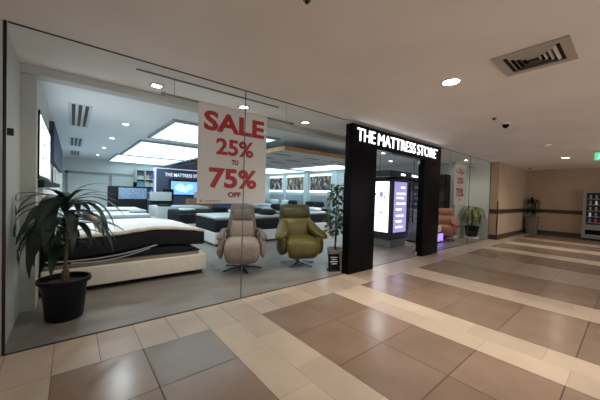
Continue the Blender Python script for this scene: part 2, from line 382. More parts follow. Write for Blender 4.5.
# ceiling rail, rod and banner
t = thing('ceiling_rail', 'thin steel rail fixed to the ceiling behind the left glass', 'rail', (0, .27, H))
box('rail_bar', -1.2, .75, -.012, .012, -.014, 0, STEEL, t)
def banner(x0, x1, y, z0, z1, rx0, rx1, label, rlabel):
    t = thing('banner_rod', rlabel, 'rod', ((rx0+rx1)/2, y, z1+.035)); hw = (rx1-rx0)/2
    bm = bmesh.new(); tube(bm, [(-hw, 0, 0), (hw, 0, 0)], .011, 10); obj('bar', bm, STEEL, t, 40)
    for s in (-1, 1):
        bm = bmesh.new(); lathe(bm, [(.019, -.02), (.019, .02)], 0, 0, 12)
        bmesh.ops.rotate(bm, verts=bm.verts, cent=(0, 0, 0), matrix=Matrix.Rotation(PI/2, 3, 'Y')); bmesh.ops.translate(bm, verts=bm.verts, vec=(s*hw, 0, 0))
        obj('end_cap', bm, STEEL, t, 40)
        bm = bmesh.new(); tube(bm, [(s*(hw-.12), 0, .01), (s*(hw-.12), 0, H-z1-.035)], .0025, 6); obj('hanging_wire', bm, STEEL, t)
    b = thing('sale_banner', label, 'banner', ((x0+x1)/2, y, z0))
    bm = bmesh.new(); w = (x1-x0)/2; nz = 12
    bx(bm, -w, w, -.0015, .0015, 0, z1-z0)
    obj('sheet', bm, BANNERW, b)
    bm = bmesh.new(); tube(bm, [(-w, 0, .003), (w, 0, .003)], .009, 8); obj('bottom_hem', bm, BANNERW, b, 40)
    bm = bmesh.new(); tube(bm, [(-w, 0, z1-z0+.034), (w, 0, z1-z0+.034)], .016, 10)
    bx(bm, -w, w, -.002, .002, z1-z0-.01, z1-z0+.03); obj('hem_sleeve', bm, BANNERW, b, 40)
    return b
Y1 = .2
b = banner(-.52, .50, Y1, 1.285, 2.535, -.93, .98, 'white sale banner with red lettering reading SALE 25% to 75% off', 'dark rod holding the English sale banner near the grey recliner')
bt = lambda s, m, x0, x1, z0, z1, off: text('lettering', s, m, b, x0+.01, x1+.01, z0-1.285, z1-1.285, -.004, off=off, depth=.003)
bt('SALE', RED, -.45, .455, 2.235, 2.495, .036)
bt('25%', RED, -.28, .28, 1.935, 2.16, .03)
bt('TO', DRED, -.055, .05, 1.815, 1.885, .045)
bt('75%', RED, -.37, .345, 1.485, 1.76, .035)
bt('OFF', DRED, -.10, .095, 1.365, 1.44, .045)
bt('THEMATTRESSSTORE', GREYP, -.415, -.2, 1.305, 1.322, .0)
bm = bmesh.new(); lathe(bm, [(.019, 0), (.019, .003)], 0, 0, 16)
bmesh.ops.rotate(bm, verts=bm.verts, cent=(0, 0, 0), matrix=Matrix.Rotation(PI/2, 3, 'X')); bmesh.ops.translate(bm, verts=bm.verts, vec=(-.455, -.002, .03)); obj('gold_emblem', bm, GOLD, b)
b2 = banner(7.6, 8.5, .3, 1.26, 2.5, 7.1, 9.1, 'narrow white sale banner with Arabic lettering beside the striped plant', 'dark rod holding the Arabic sale banner')
def bt2(s, m, x0, x1, z0, z1, off): return text('lettering', s, m, b2, x0, x1, z0-1.26, z1-1.26, -.004, off=off, depth=.003)
bt2('\uFE95\uFEFC\uFEF3\uFEB0\uFEE8\uFE97', RED, -.33, .33, 2.2, 2.47, .03)
bt2('25%', RED, -.25, .25, 1.93, 2.13, .025)
bt2('\uFEF0\uFEDF\uFE87', DRED, -.06, .06, 1.82, 1.89, .015)
bt2('75%', RED, -.3, .3, 1.5, 1.78, .035)
bt2('OFF', DRED, -.07, .09, 1.37, 1.44, .02)

# ------------------------------------------------------------------ plants
XMIN = None
def leaf(bm, base, az, el, length, width, droop, seg=9, ymin=None, wave=.0, cup=.25, zmin=None):
    """arching leaf blade; el start elevation, droop total bend downwards"""
    p = Vector(base); pts = []; e = el; az_ = az
    for i in range(seg+1):
        t = i/seg; pts.append((p.copy(), e, t, az_))
        p = p + Vector((math.cos(az_)*math.cos(e), math.sin(az_)*math.cos(e), math.sin(e)))*length/seg
        e -= droop/seg*(1.5 if t < .6 else .6); az_ += wave/seg
    rows = []
    for p, e, t, z in pts:
        w = width*.5*max(.03, math.sin(PI*min(1, (t*.93+.07)))**.75*(1-.25*t))
        side = Vector((-math.sin(z), math.cos(z), 0)); up = Vector((-math.cos(z)*math.sin(e), -math.sin(z)*math.sin(e), math.cos(e)))
        row = []
        for s in (-1, 0, 1):
            c = p + side*s*w + up*abs(s)*w*cup
            if ymin is not None and c.y < ymin: c.y = ymin + random.uniform(0, .015)
            if ymin is not None and XMIN is not None and c.x < XMIN: c.x = XMIN + random.uniform(0, .02)
            if zmin is not None and c.z < zmin: c.z = zmin
            row.append(bm.verts.new(c))
        rows.append(row)
    for a, b in zip(rows, rows[1:]):
        for j in (0, 1): bm.faces.new((a[j], a[j+1], b[j+1], b[j]))
def pot_mesh(prof, inner):
    bm = bmesh.new(); lathe(bm, prof + [(inner[0], inner[1]), (inner[0]*.96, inner[2])], 0, 0, 36, True); return bm
XMIN = -.385
# 1 big drooping plant behind the glass
PX, PY = -1.80, .62
t = thing('potted_plant', 'tall drooping dark green plant in a black plastic pot behind the left glass', 'plant', (PX, PY, 0))
obj('pot', pot_mesh([(.155, 0), (.165, .01), (.20, .40), (.235, .405), (.24, .42), (.235, .445)], (.215, .445, .38)), POTBLK, t, 40)
bm = bmesh.new(); lathe(bm, [(.2, .375), (.2, .39)]); obj('soil', bm, SOIL, t)
bm = bmesh.new(); tube(bm, [(0, 0, .38), (.004, 0, .52), (-.002, 0, .53)], [.036, .034, .02], 12); tube(bm, [(0, 0, .5), (.012, .0, .8), (-.005, 0, 1.05), (.0, 0, 1.25)], [.019, .016, .014, .01], 10); obj('stem', bm, BARK, t, 60)
bm = bmesh.new(); rnd = random.Random(11)
for i in range(38):
    z = rnd.uniform(.78, 1.3); az = i*2.399 + rnd.uniform(-.3, .3)
    L_ = rnd.uniform(.42, .66)
    leaf(bm, (0, 0, z), az, R(rnd.uniform(15, 60)), L_, rnd.uniform(.085, .125), R(rnd.uniform(60, 125)), 10, ymin=-PY+.04, wave=rnd.uniform(-.5, .5), cup=.2)
for az, el, l in ((.35, 70, .55), (2.6, 68, .42), (4.2, 62, .45), (5.4, 60, .5), (0.1, 48, .62), (3.3, 45, .6)):
    leaf(bm, (0, 0, 1.24), az, R(el), l, .07, R(62), 9, ymin=-PY+.04)
# long side leaves reaching towards the pier and the bed
for az, z, l in ((3.5, 1.2, .68), (3.75, 1.1, .62), (3.3, 1.15, .66), (3.9, 1.2, .6), (5.6, 1.2, .68), (5.75, 1.1, .64), (5.9, 1.22, .68), (6.1, 1.05, .6), (5.4, 1.0, .5), (3.6, 1.0, .55)):
    leaf(bm, (0, 0, z), az, R(38), l, .10, R(105), 10, ymin=-PY+.04, cup=.2)
for i in range(8):   # the heavy cluster hanging towards the left jamb
    leaf(bm, (0, 0, rnd.uniform(.9, 1.28)), rnd.uniform(3.85, 4.45), R(rnd.uniform(15, 45)), rnd.uniform(.6, .82), rnd.uniform(.10, .15), R(rnd.uniform(95, 135)), 10, ymin=-PY+.04, cup=.2)
for i in range(5):
    leaf(bm, (0, 0, rnd.uniform(.95, 1.28)), rnd.uniform(5.3, 6.2), R(rnd.uniform(25, 45)), rnd.uniform(.6, .78), rnd.uniform(.09, .13), R(rnd.uniform(85, 120)), 10, ymin=-PY+.04, cup=.2)
obj('foliage', bm, LEAF, t, 60)
XMIN = None
# 2 bushy plant beside the portal
t = thing('potted_plant', 'bushy small-leaved plant in a white pot beside the black entrance frame', 'plant', (2.55, .62, 0))
obj('pot', pot_mesh([(.135, 0), (.145, .01), (.175, .28), (.19, .285), (.19, .32)], (.175, .32, .27)), POTWHT, t, 40)
bm = bmesh.new(); lathe(bm, [(.14, .26), (.14, .275)]); obj('soil', bm, SOIL, t)
bm = bmesh.new(); rnd = random.Random(5)
for k in range(3): tube(bm, [(.02*k-.02, .01*k, .26), (.03*math.sin(k*2), .03*math.cos(k*2), .9), (.07*math.sin(k*2+1), .06*math.cos(k*2), 1.5)], [.012, .009, .005], 8)
obj('stem', bm, BARK, t, 60)
bm = bmesh.new()
for i in range(230):
    z = rnd.uniform(.62, 1.68); rr = .20*math.sin(PI*min(1, max(.15, (z-.45)/1.35)))**.6
    az = rnd.uniform(0, 2*PI); r0 = rnd.uniform(.1, rr)
    leaf(bm, (r0*math.cos(az)*.9, r0*math.sin(az)*.9, z), az+rnd.uniform(-.7, .7), R(rnd.uniform(-10, 50)), rnd.uniform(.11, .18), rnd.uniform(.06, .085), R(rnd.uniform(40, 90)), 5)
obj('foliage', bm, LEAFM, t, 60)
# 3 striped plant
t = thing('potted_plant', 'striped yellow-green leafy plant in a dark pot behind the right glass', 'plant', (9.62, .42, 0))
obj('pot', pot_mesh([(.15, .06), (.17, .07), (.23, .40), (.24, .41), (.24, .45)], (.22, .45, .4)), POTBLK, t, 40)
bm = bmesh.new(); lathe(bm, [(.2, 0), (.23, .01), (.235, .06), (.17, .061)]); obj('saucer', bm, WPLAST, t, 40)
bm = bmesh.new(); lathe(bm, [(.21, .38), (.21, .40)]); obj('soil', bm, SOIL, t)
bm = bmesh.new(); tube(bm, [(0, 0, .38), (.01, 0, .9)], [.03, .02], 10); obj('stem', bm, BARK, t, 60)
bm = bmesh.new(); rnd = random.Random(3)
for i in range(60):
    leaf(bm, (0, 0, rnd.uniform(.6, 1.0)), i*2.399, R(rnd.uniform(40, 85)), rnd.uniform(.5, .78), rnd.uniform(.07, .10), R(rnd.uniform(100, 175)), 8, ymin=-.38, cup=.3)
for vtx in bm.verts:
    if vtx.co.x > .33: vtx.co.x = .33
    if vtx.co.y > .36: vtx.co.y = .36
obj('foliage', bm, LEAFY, t, 60)
# 4 planter in the corner
t = thing('potted_plant', 'dark green plant in a tall tapered grey planter in the far corner', 'plant', (13.62, -.56, 0))
bm = bmesh.new(); loft(bm, [((0, 0, z), (r, 0, 0), (0, r, 0), 5) for r, z in ((.165, 0), (.17, .01), (.235, .72), (.24, .74), (.215, .74), (.21, .67))], 32); obj('planter', bm, POTGRY, t, 40)
bm = bmesh.new(); lathe(bm, [(.205, .66), (.205, .68)]); obj('soil', bm, SOIL, t)
bm = bmesh.new(); tube(bm, [(0, 0, .66), (0, .01, 1.4)], [.025, .015], 8); tube(bm, [(.03, 0, .66), (.12, .04, 1.15)], [.02, .012], 8); obj('stem', bm, BARK, t, 60)
bm = bmesh.new(); rnd = random.Random(9)
for i in range(70):
    z, l = (rnd.uniform(1.25, 1.5), .42) if i % 2 else (rnd.uniform(.85, 1.15), .36)
    leaf(bm, (0, 0, z), i*2.399, R(rnd.uniform(10, 70)), l*rnd.uniform(.8, 1.1), .07, R(rnd.uniform(50, 110)), 7)
for vtx in bm.verts: vtx.co.x = min(vtx.co.x, .4); vtx.co.y = min(vtx.co.y, .26)
obj('foliage', bm, LEAF, t, 60)

# ------------------------------------------------------------------ recliners
def recliner(x, y, rz, label, A, B, baseM, style, name='recliner_chair', sc=1):
    t = thing(name, label, 'armchair', (x, y, 0), rz)
    w = .33 if style == 'olive' else .315
    # seat with rounded front
    bm = bmesh.new()
    rg = [(.26, .46, .10, w*.86), (.22, .46, .13, w*.95), (0, .465, .135, w), (-.24, .46, .145, w), (-.36, .435, .165, w), (-.44, .41, .175, w*.985), (-.49, .40, .15, w*.93), (-.515, .395, .10, w*.82), (-.52, .39, .04, w*.5)]
    loft(bm, [((0, yy, zc), (hw, 0, 0), (0, 0, hz), 3.2) for yy, zc, hz, hw in rg], 36); obj('seat', bm, A, t, 60)
    # footrest flap below the seat front
    bm = bmesh.new()
    loft(bm, [((0, -.40+.06*i, .40-.04*i if False else zc), (hw, 0, 0), (0, .05, 0), 3) for i, (zc, hw) in enumerate([(.40, w*.95), (.30, w*.93), (.22, w*.8), (.19, w*.6)])] if False else
         [((0, -.42, .42), (w*.97, 0, 0), (0, .06, 0), 3), ((0, -.42, .30), (w*.94, 0, 0), (0, .065, 0), 3), ((0, -.39, .22), (w*.84, 0, 0), (0, .06, 0), 3), ((0, -.37, .19), (w*.66, 0, 0), (0, .04, 0), 3)], 32)
    obj('footrest', bm, A, t, 60)
    if style == 'olive':
        prof = [(.42, .27, .30, .09), (.55, .28, .33, .12), (.75, .31, .355, .12), (.90, .345, .345, .10), (.925, .352, .343, .085), (.95, .358, .345, .10), (1.08, .39, .335, .105), (1.15, .405, .325, .09), (1.19, .412, .305, .06), (1.205, .415, .27, .03)]
    else:
        prof = [(.40, .26, .29, .08), (.55, .28, .315, .10), (.72, .31, .29, .10), (.90, .35, .26, .09), (1.05, .385, .24, .08), (1.14, .40, .232, .07), (1.18, .41, .215, .05), (1.195, .415, .18, .025)]
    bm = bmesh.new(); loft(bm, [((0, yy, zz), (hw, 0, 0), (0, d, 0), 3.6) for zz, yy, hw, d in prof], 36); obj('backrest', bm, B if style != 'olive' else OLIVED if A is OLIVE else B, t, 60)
    if style == 'olive':
        bm = bmesh.new()
        for k, pr_ in enumerate([[(.50, .16, .27, .06), (.62, .17, .29, .09), (.78, .215, .30, .085), (.90, .255, .30, .06), (.93, .28, .29, .03)]]):
            loft(bm, [((0, yy-.02, zz), (hw, 0, 0), (0, d, 0), 3.2) for zz, yy, hw, d in pr_], 32)
        obj('lumbar_cushion', bm, A, t, 60)
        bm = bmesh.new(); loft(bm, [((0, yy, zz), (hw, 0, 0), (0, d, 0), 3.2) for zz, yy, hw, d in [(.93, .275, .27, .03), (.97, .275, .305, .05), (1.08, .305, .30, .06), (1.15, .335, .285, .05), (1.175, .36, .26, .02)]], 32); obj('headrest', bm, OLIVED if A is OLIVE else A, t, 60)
        for s in (-1, 1):
            bm = bmesh.new()   # flared padded arm
            P = [(.29, .33, .86, .06, .05), (.29, .22, .81, .10, .085), (.325, .08, .74, .12, .095), (.365, -.08, .675, .128, .085), (.40, -.22, .64, .13, .07), (.41, -.31, .62, .115, .055), (.41, -.345, .61, .07, .03)]
            loft(bm, [((s*px, py, pz), (hw*.97, 0, s*hw*-.25), (0, 0, hz), 2.6) for px, py, pz, hw, hz in P], 28); obj('armrest', bm, A, t, 60)
            bm = bmesh.new()   # curved side shell
            P = [(.30, .30, .50, .03, .18), (.345, .2, .46, .065, .21), (.375, 0, .44, .085, .215), (.375, -.2, .43, .09, .205), (.365, -.33, .43, .07, .16), (.36, -.35, .44, .03, .09)]
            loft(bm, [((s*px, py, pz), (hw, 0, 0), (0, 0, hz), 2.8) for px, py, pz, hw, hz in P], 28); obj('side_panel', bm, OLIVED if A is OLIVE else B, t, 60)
    else:
        bm = bmesh.new(); loft(bm, [((0, yy, zz), (hw, 0, 0), (0, d, 0), 3.4) for zz, yy, hw, d in [(.50, .16, .20, .05), (.60, .165, .235, .09), (.75, .20, .215, .08), (.86, .235, .20, .07), (.885, .255, .19, .03)]], 32); obj('lumbar_cushion', bm, A, t, 60)
        bm = bmesh.new(); loft(bm, [((0, yy, zz), (hw, 0, 0), (0, d, 0), 3.8) for zz, yy, hw, d in [(.885, .27, .185, .03), (.92, .265, .185, .05), (1.05, .30, .175, .055), (1.09, .32, .165, .04), (1.10, .33, .15, .02)]], 32); obj('headrest', bm, B, t, 60)
        for s in (-1, 1):
            bm = bmesh.new()
            P = [(.30, .30, .70, .04, .035), (.34, .18, .70, .05, .04), (.375, 0, .66, .055, .04), (.39, -.2, .635, .058, .04), (.39, -.30, .62, .055, .035), (.39, -.335, .61, .04, .02)]
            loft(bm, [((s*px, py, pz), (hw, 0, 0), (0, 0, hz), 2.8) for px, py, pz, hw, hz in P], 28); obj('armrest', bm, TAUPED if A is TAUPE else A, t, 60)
            bm = bmesh.new()
            P = [(.345, .25, .5, .03, .16), (.365, .1, .47, .045, .19), (.375, -.15, .46, .048, .20), (.375, -.28, .45, .045, .19), (.372, -.32, .45, .03, .14)]
            loft(bm, [((s*px, py, pz), (hw, 0, 0), (0, 0, hz), 3.2) for px, py, pz, hw, hz in P], 28); obj('side_panel', bm, A, t, 60)
        bm = bmesh.new(); tube(bm, [(-.42, -.1, .45), (-.445, -.12, .32), (-.43, -.05, .26), (-.36, .05, .30)], .007, 8); obj('remote_cable', bm, BLACKM, t, 60)
    bm = bmesh.new(); lathe(bm, [(.06, .30), (.04, .28), (.032, .26), (.032, .07), (.06, .055), (.06, .03)]); bx(bm, -.2, .2, -.2, .2, .28, .31, .01); obj('column', bm, baseM, t, 40)
    for k in range(5):
        a = 2*PI*k/5 + (.25 if style == 'olive' else -.05); d = Vector((math.cos(a), math.sin(a), 0)); n = Vector((-d.y, d.x, 0)); Lg = .37
        bm = bmesh.new()
        loft(bm, [(d*.03+Vector((0, 0, .045)), n*.03, Vector((0, 0, .014)), 5), (d*.2+Vector((0, 0, .035)), n*.026, Vector((0, 0, .011)), 5), (d*Lg+Vector((0, 0, .012)), n*.022, Vector((0, 0, .008)), 5)], 16)
        bx(bm, d.x*Lg-.015, d.x*Lg+.015, d.y*Lg-.015, d.y*Lg+.015, 0, .012)
        obj('base_leg', bm, baseM, t, 40)
    t.scale = (sc, sc, sc)
    return t
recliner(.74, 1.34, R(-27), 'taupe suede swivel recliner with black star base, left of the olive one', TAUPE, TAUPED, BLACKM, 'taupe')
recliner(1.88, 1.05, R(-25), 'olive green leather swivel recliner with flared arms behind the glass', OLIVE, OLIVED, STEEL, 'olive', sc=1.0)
recliner(8.16, .80, R(-70), 'cognac leather recliner behind the glass right of the entrance', COGNAC, COGNAC, BLACKM, 'olive', sc=.9)


# ------------------------------------------------------------------ beds
def prof_interp(P, x):
    for (a, za), (b, zb) in zip(P, P[1:]):
        if a <= x <= b:
            u = (x-a)/(b-a); u = u*u*(3-2*u); return za+(zb-za)*u
    return P[0][1] if x < P[0][0] else P[-1][1]
def slab(bm, xs, bot, top, y0, y1, e=.03, mi=0):
    """long cushion whose bottom and top follow profiles; rounded in section"""
    rings = []
    n = len(xs)
    for i, x in enumerate(xs):
        zb, zt = bot(x), top(x); k = 1
        if i in (0, n-1): k = .0
        hz = (zt-zb)/2; sh = e if i in (0, n-1) else (e*.3 if i in (1, n-2) else 0)
        rings.append(((x, (y0+y1)/2, (zb+zt)/2), (0, (y1-y0)/2-sh, 0), (0, 0, max(hz-sh, hz*.3)), 14))
    loft(bm, rings, 48)
# bed 1: adjustable bed in the window
X0, X1, Yf, Yb = -2.05, .10, 1.42, 2.95
t = thing('adjustable_bed', 'adjustable bed on cream upholstered base in the window, wavy dark mattress with white top', 'bed', (0, 0, 0))
bm = bmesh.new(); bx(bm, X0, X1, Yf, Yb, .07, .345, .025); obj('base', bm, CREAM, t, 40)
for x in (X0+.1, X1-.12):
    for y in (Yf+.07, Yb-.07):
        bm = bmesh.new(); bx(bm, x-.05, x+.05, y-.04, y+.04, 0, .075, .004); obj('foot', bm, BLACKM, t)
box('plinth', X0+.15, X1-.2, Yf+.08, Yb-.08, .01, .07, BLACK, t)  # black block stands in for the shadow under the base
box('deck_rail', X0+.03, X1-.13, Yf+.04, Yb-.04, .345, .40, SLAT, t, .006)
bot = [(-2.05, .52), (-1.7, .47), (-1.2, .505), (-.98, .54), (-.69, .572), (-.45, .55), (-.2, .515), (.06, .505)]
top = [(-2.05, .84), (-1.7, .745), (-1.2, .76), (-.98, .79), (-.74, .812), (-.49, .80), (-.2, .77), (.06, .735)]
xs = [-2.03, -2.02] + [-2.0+i*.066 for i in range(31)] + [.03, .055, .06]
bm = bmesh.new(); slab(bm, xs, lambda x: prof_interp(bot, x), lambda x: prof_interp(top, x), Yf+.015, Yb-.015); mt = obj('mattress', bm, NAVY, t, 60)
bm = bmesh.new(); slab(bm, xs, lambda x: prof_interp(top, x)-.004, lambda x: prof_interp(top, x)+.032, Yf+.008, Yb-.008, .01); obj('border_band', bm, BORDER, mt, 60)
bm = bmesh.new(); slab(bm, xs[2:-3], lambda x: prof_interp(top, x)+.01, lambda x: prof_interp(top, x)+.055, Yf+.05, Yb-.05, .02); obj('quilt_top', bm, QUILT, mt, 60)
db = [(-2.05, .40), (.1, .40)]; dt = [(-2.05, .50), (-1.7, .44), (-1.2, .46), (-.75, .525), (-.5, .52), (-.25, .50), (-.06, .455), (0, .42)]
bm = bmesh.new(); slab(bm, [-2.02, -2.0]+[-1.9+i*.09 for i in range(21)]+[-.03, -.01], lambda x: .402, lambda x: prof_interp(dt, x), Yf+.03, Yb-.03, .01); obj('adjustable_deck', bm, NAVY, t, 60)
for k, (za, zb_) in enumerate((((-2.0, .46), (-.7, .57)), ((-1.75, .42), (-.8, .53)))):
    pts = []
    for i in range(16):
        u = i/15; x = za[0]+(zb_[0]-za[0])*u; z = za[1]+(zb_[1]-za[1])*u - .055*math.sin(PI*u)
        pts.append((x, Yf+.008, z))
    bm = bmesh.new(); tube(bm, pts, .008, 8); obj('side_piping', bm, PIPING, t, 60)

def pillow(x, y, z, w, d, h, rz, m, label, tilt=0, group=None):
    bm = bmesh.new()
    rings = [((0, 0, -h/2*1), (w*.30, 0, 0), (0, d*.3, 0), 3)]
    for k in range(1, 8):
        a = -PI/2 + PI*k/8; rings.append(((0, 0, h/2*math.sin(a)), (w/2*(.62+.38*math.cos(a)), 0, 0), (0, d/2*(.62+.38*math.cos(a)), 0), 3.2))
    rings.append(((0, 0, h/2), (w*.3, 0, 0), (0, d*.3, 0), 3))
    loft(bm, rings, 28); o = obj('pillow', bm, m, None, 60)
    o.location = (x, y, z + h/2 + abs(math.sin(tilt))*d/2*.8); o.rotation_euler = (tilt, 0, rz); tag(o, label, 'pillow', group); return o
def bed(x0, x1, y0, y1, label, bm_, mm, tm, bh=.33, mh=.40, th=.05, head=None, headm=None, headh=1.15, group=None, frame=True):
    t = thing('display_bed', label, 'bed', ((x0+x1)/2, (y0+y1)/2, 0), 0, group); a, b = (x1-x0)/2, (y1-y0)/2
    bm = bmesh.new(); bx(bm, -a, a, -b, b, .06, bh, .02); obj('base', bm, bm_, t, 40)
    for sx in (-1, 1):
        for sy in (-1, 1):
            bm = bmesh.new(); bx(bm, sx*(a-.1)-.035, sx*(a-.1)+.035, sy*(b-.1)-.035, sy*(b-.1)+.035, 0, .062); obj('foot', bm, BLACKM, t)
    bm = bmesh.new(); bx(bm, -a+.02, a-.02, -b+.02, b-.02, bh, bh+mh, .035); mt = obj('mattress', bm, mm, t, 40)
    bm = bmesh.new(); bx(bm, -a+.03, a-.03, -b+.03, b-.03, bh+mh-.012, bh+mh+th, .02); obj('quilt_top', bm, tm, mt, 40)
    for s in (-1, 1):
        bm = bmesh.new(); bx(bm, -a+.015, a-.015, s*(b-.022)-.006, s*(b-.022)+.006, bh+mh-.03, bh+mh-.02)
        obj('piping', bm, PIPING, mt)
    if head:
        bm = bmesh.new()
        if head == 'x+': bx(bm, a, a+.09, -b-.03, b+.03, .05, headh, .02)
        elif head == 'x-': bx(bm, -a-.09, -a, -b-.03, b+.03, .05, headh, .02)
        elif head == 'y+': bx(bm, -a-.03, a+.03, b, b+.09, .05, headh, .02)
        obj('headboard', bm, headm or GREYFAB, t, 40)
    return bh+mh+th
# left column, behind the window bed (heads at the left wall)
z = bed(-2.0, .05, 3.75, 5.25, 'grey topped low bed right behind the window bed on the left', GREYFAB, DKFAB, QUILT2, .28, .32, .05)
pillow(-1.65, 4.1, z, .45, .65, .13, 0, GREYFAB, 'light grey pillow at the front of the low bed behind the plant'); pillow(-1.65, 4.85, z, .45, .65, .13, 0, DKFAB, 'charcoal pillow at the back of the low bed behind the plant')
z = bed(-2.0, .15, 6.1, 7.6, 'grey and white bed in the middle of the left column', DKFAB, GREYFAB, QUILT2, .30, .34, .05)
pillow(-1.65, 6.5, z, .45, .65, .13, 0, WHITEUP, 'white pillow on the middle bed of the left column'); pillow(-.1, 6.9, z, .5, .6, .1, 0, GREYFAB, 'flat grey pillow near the foot of the middle bed of the left column')
z = bed(-2.0, .3, 8.4, 9.9, 'pale bed at the back of the left column', GREYFAB, DKFAB, QUILT2, .30, .36, .05)
pillow(-1.2, 9.0, z, .6, .5, .16, 0, WHITEUP, 'white pillow on the rearmost bed of the left column')
# centre column
z = bed(1.12, 3.4, 3.55, 5.1, 'white based bed with black mattress just behind the taupe recliner', WHITEUP, NAVY, QUILT2, .36, .36, .05)
pillow(2.95, 3.95, z, .45, .65, .16, 0, DKFAB, 'charcoal pillow nearest the front on the bed behind the recliners'); pillow(2.95, 4.7, z, .45, .65, .16, 0, DKFAB, 'charcoal pillow at the rear of the bed behind the recliners'); pillow(2.3, 4.75, z, .4, .55, .12, 0, WHITEUP, 'white pillow in front of the charcoal pair on the bed behind the recliners')
z = bed(.92, 2.9, 6.0, 7.5, 'black mattress bed behind the first centre bed', WHITEUP, NAVY, DKFAB, .34, .36, .05)
pillow(1.3, 6.4, z, .5, .6, .1, 0, QUILT2, 'pale flat pillow on the black mattress, left end'); pillow(2.45, 6.4, z, .5, .6, .12, 0, DKFAB, 'charcoal pillow on the black mattress, right end')
z = bed(.75, 2.8, 8.2, 9.8, 'all white bed at the back of the centre column', WHITEUP, WHITEUP, QUILT2, .36, .38, .05)
pillow(1.1, 8.6, z, .5, .6, .08, 0, DKFAB, 'flat black pillow on the all white bed')
# right-hand column behind the olive chair
z = bed(4.0, 6.1, 4.3, 5.85, 'dark mattress bed behind the olive recliner', WHITEUP, NAVY, QUILT2, .36, .36, .05)
pillow(4.4, 4.75, z, .5, .6, .17, 0, DKFAB, 'black pillow on the left end of the bed behind the olive recliner', R(12)); pillow(4.4, 5.4, z, .5, .6, .17, 0, DKFAB, 'black pillow left and rear on the bed behind the olive recliner', R(12))
pillow(5.7, 4.75, z, .4, .6, .14, 0, QUILT2, 'pale pillow on the right end of the bed behind the olive recliner')
z = bed(3.9, 6.0, 6.9, 8.4, 'pale bed in the second row behind the olive recliner', WHITEUP, NAVY, QUILT2, .36, .36, .05)
pillow(4.4, 7.4, z, .5, .6, .16, 0, WHITEUP, 'white pillow on the pale bed of the second row')
# beds with headboards along the poster wall
for i, (y, lab) in enumerate(((7.1, 'grey headboard bed below the nearest lit poster'), (9.4, 'grey headboard bed below the middle lit poster'), (11.3, 'grey headboard bed below the farthest lit poster'))):
    z = bed(6.85, 8.88, y, y+1.5, lab, WHITEUP, [NAVY, WHITEUP, GREYFAB][i], QUILT2, .34, .36, .05, 'x+', GREYFAB, 1.4)
    w = ['nearest', 'middle', 'farthest'][i]
    pillow(8.55, y+.4, z, .4, .62, .3, 0, [DKFAB, DKFAB, WHITEUP][i], 'front pillow against the headboard below the %s poster' % w); pillow(8.55, y+1.1, z, .4, .62, .3, 0, [DKFAB, WHITEUP, GREYFAB][i], 'rear pillow against the headboard below the %s poster' % w)

# ------------------------------------------------------------------ posters with lit niches on the side wall
def crowd_mat(name, seed):
    m = bpy.data.materials.new(name); m.use_nodes = True; nt = m.node_tree; b = nt.nodes['Principled BSDF']
    tc = nt.nodes.new('ShaderNodeTexCoord'); mp = nt.nodes.new('ShaderNodeMapping'); mp.inputs['Scale'].default_value = (1, 7, 3.2); mp.inputs['Location'].default_value = (seed, seed*2, 0)
    vo = nt.nodes.new('ShaderNodeTexVoronoi'); vo.inputs['Scale'].default_value = 1.5
    r = nt.nodes.new('ShaderNodeValToRGB'); sep = nt.nodes.new('ShaderNodeSeparateColor')
    cols = [(.02, .02, .03), (.35, .22, .12), (.03, .05, .14), (.6, .55, .5), (.12, .03, .03), (.08, .09, .1), (.28, .2, .1)]
    while len(r.color_ramp.elements) < len(cols): r.color_ramp.elements.new(.5)
    r.color_ramp.interpolation = 'CONSTANT'
    for i, c in enumerate(cols): r.color_ramp.elements[i].position = i/len(cols); r.color_ramp.elements[i].color = (*c, 1)
    nt.links.new(tc.outputs['Object'], mp.inputs[0]); nt.links.new(mp.outputs[0], vo.inputs[0]); nt.links.new(vo.outputs['Color'], sep.inputs[0]); nt.links.new(sep.outputs[0], r.inputs[0]); nt.links.new(r.outputs[0], b.inputs['Base Color'])
    b.inputs['Roughness'].default_value = .4
    return m
for i, (ya, yb, w) in enumerate(((7.1, 8.7, 'nearest the entrance'), (9.4, 10.95, 'in the middle'), (11.6, 13.0-.05, 'farthest back'))):
    t = thing('wall_poster', 'crowd photograph poster with lit edges, the one %s on the side wall' % w, 'poster', (9, (ya+yb)/2, 1.68)); hw = (yb-ya)/2
    box('picture', -.03, -.002, -hw, hw, 0, .80, crowd_mat('crowd_picture', i*3.1), t)
    bm = bmesh.new(); bx(bm, -.035, -.002, -hw-.05, hw+.05, .81, .90); bx(bm, -.035, -.002, -hw-.05, hw+.05, -.12, -.02); obj('light_strip', bm, LED, t)
# pilasters between posters
bm = bmesh.new()
for y in (6.75, 9.05, 11.28): bx(bm, 8.93, 9.0, y-.16, y+.16, 0, H)
struct(obj('trim_8', bm, SHOPWALL), 'shallow pale pilasters between the lit posters')

# ------------------------------------------------------------------ ceiling light panels
def light_panel(x0, x1, y0, y1, label):
    t = thing('ceiling_light_panel', label, 'light panel', ((x0+x1)/2, (y0+y1)/2, H)); a, b = (x1-x0)/2, (y1-y0)/2; f = .06
    bm = bmesh.new()
    for s in (-1, 1):
        bx(bm, min(s*a, s*(a-f)), max(s*a, s*(a-f)), -b, b, -.05, 0); bx(bm, -a+f, a-f, min(s*b, s*(b-f)), max(s*b, s*(b-f)), -.05, 0)
    obj('frame', bm, mat('panel_frame', (.33, .37, .40), .5), t); box('diffuser', -a+f, a-f, -b+f, b-f, -.042, -.03, PANEL, t)
light_panel(-.28, 2.2, 2.27, 4.55, 'glowing square ceiling light panel nearest the sale banner')
light_panel(-.34, 2.1, 5.25, 9.2, 'long glowing ceiling light panel, second behind the sale banner')
light_panel(-.45, 2.1, 9.38, 12.8, 'glowing ceiling light panel closest to the rear wall')
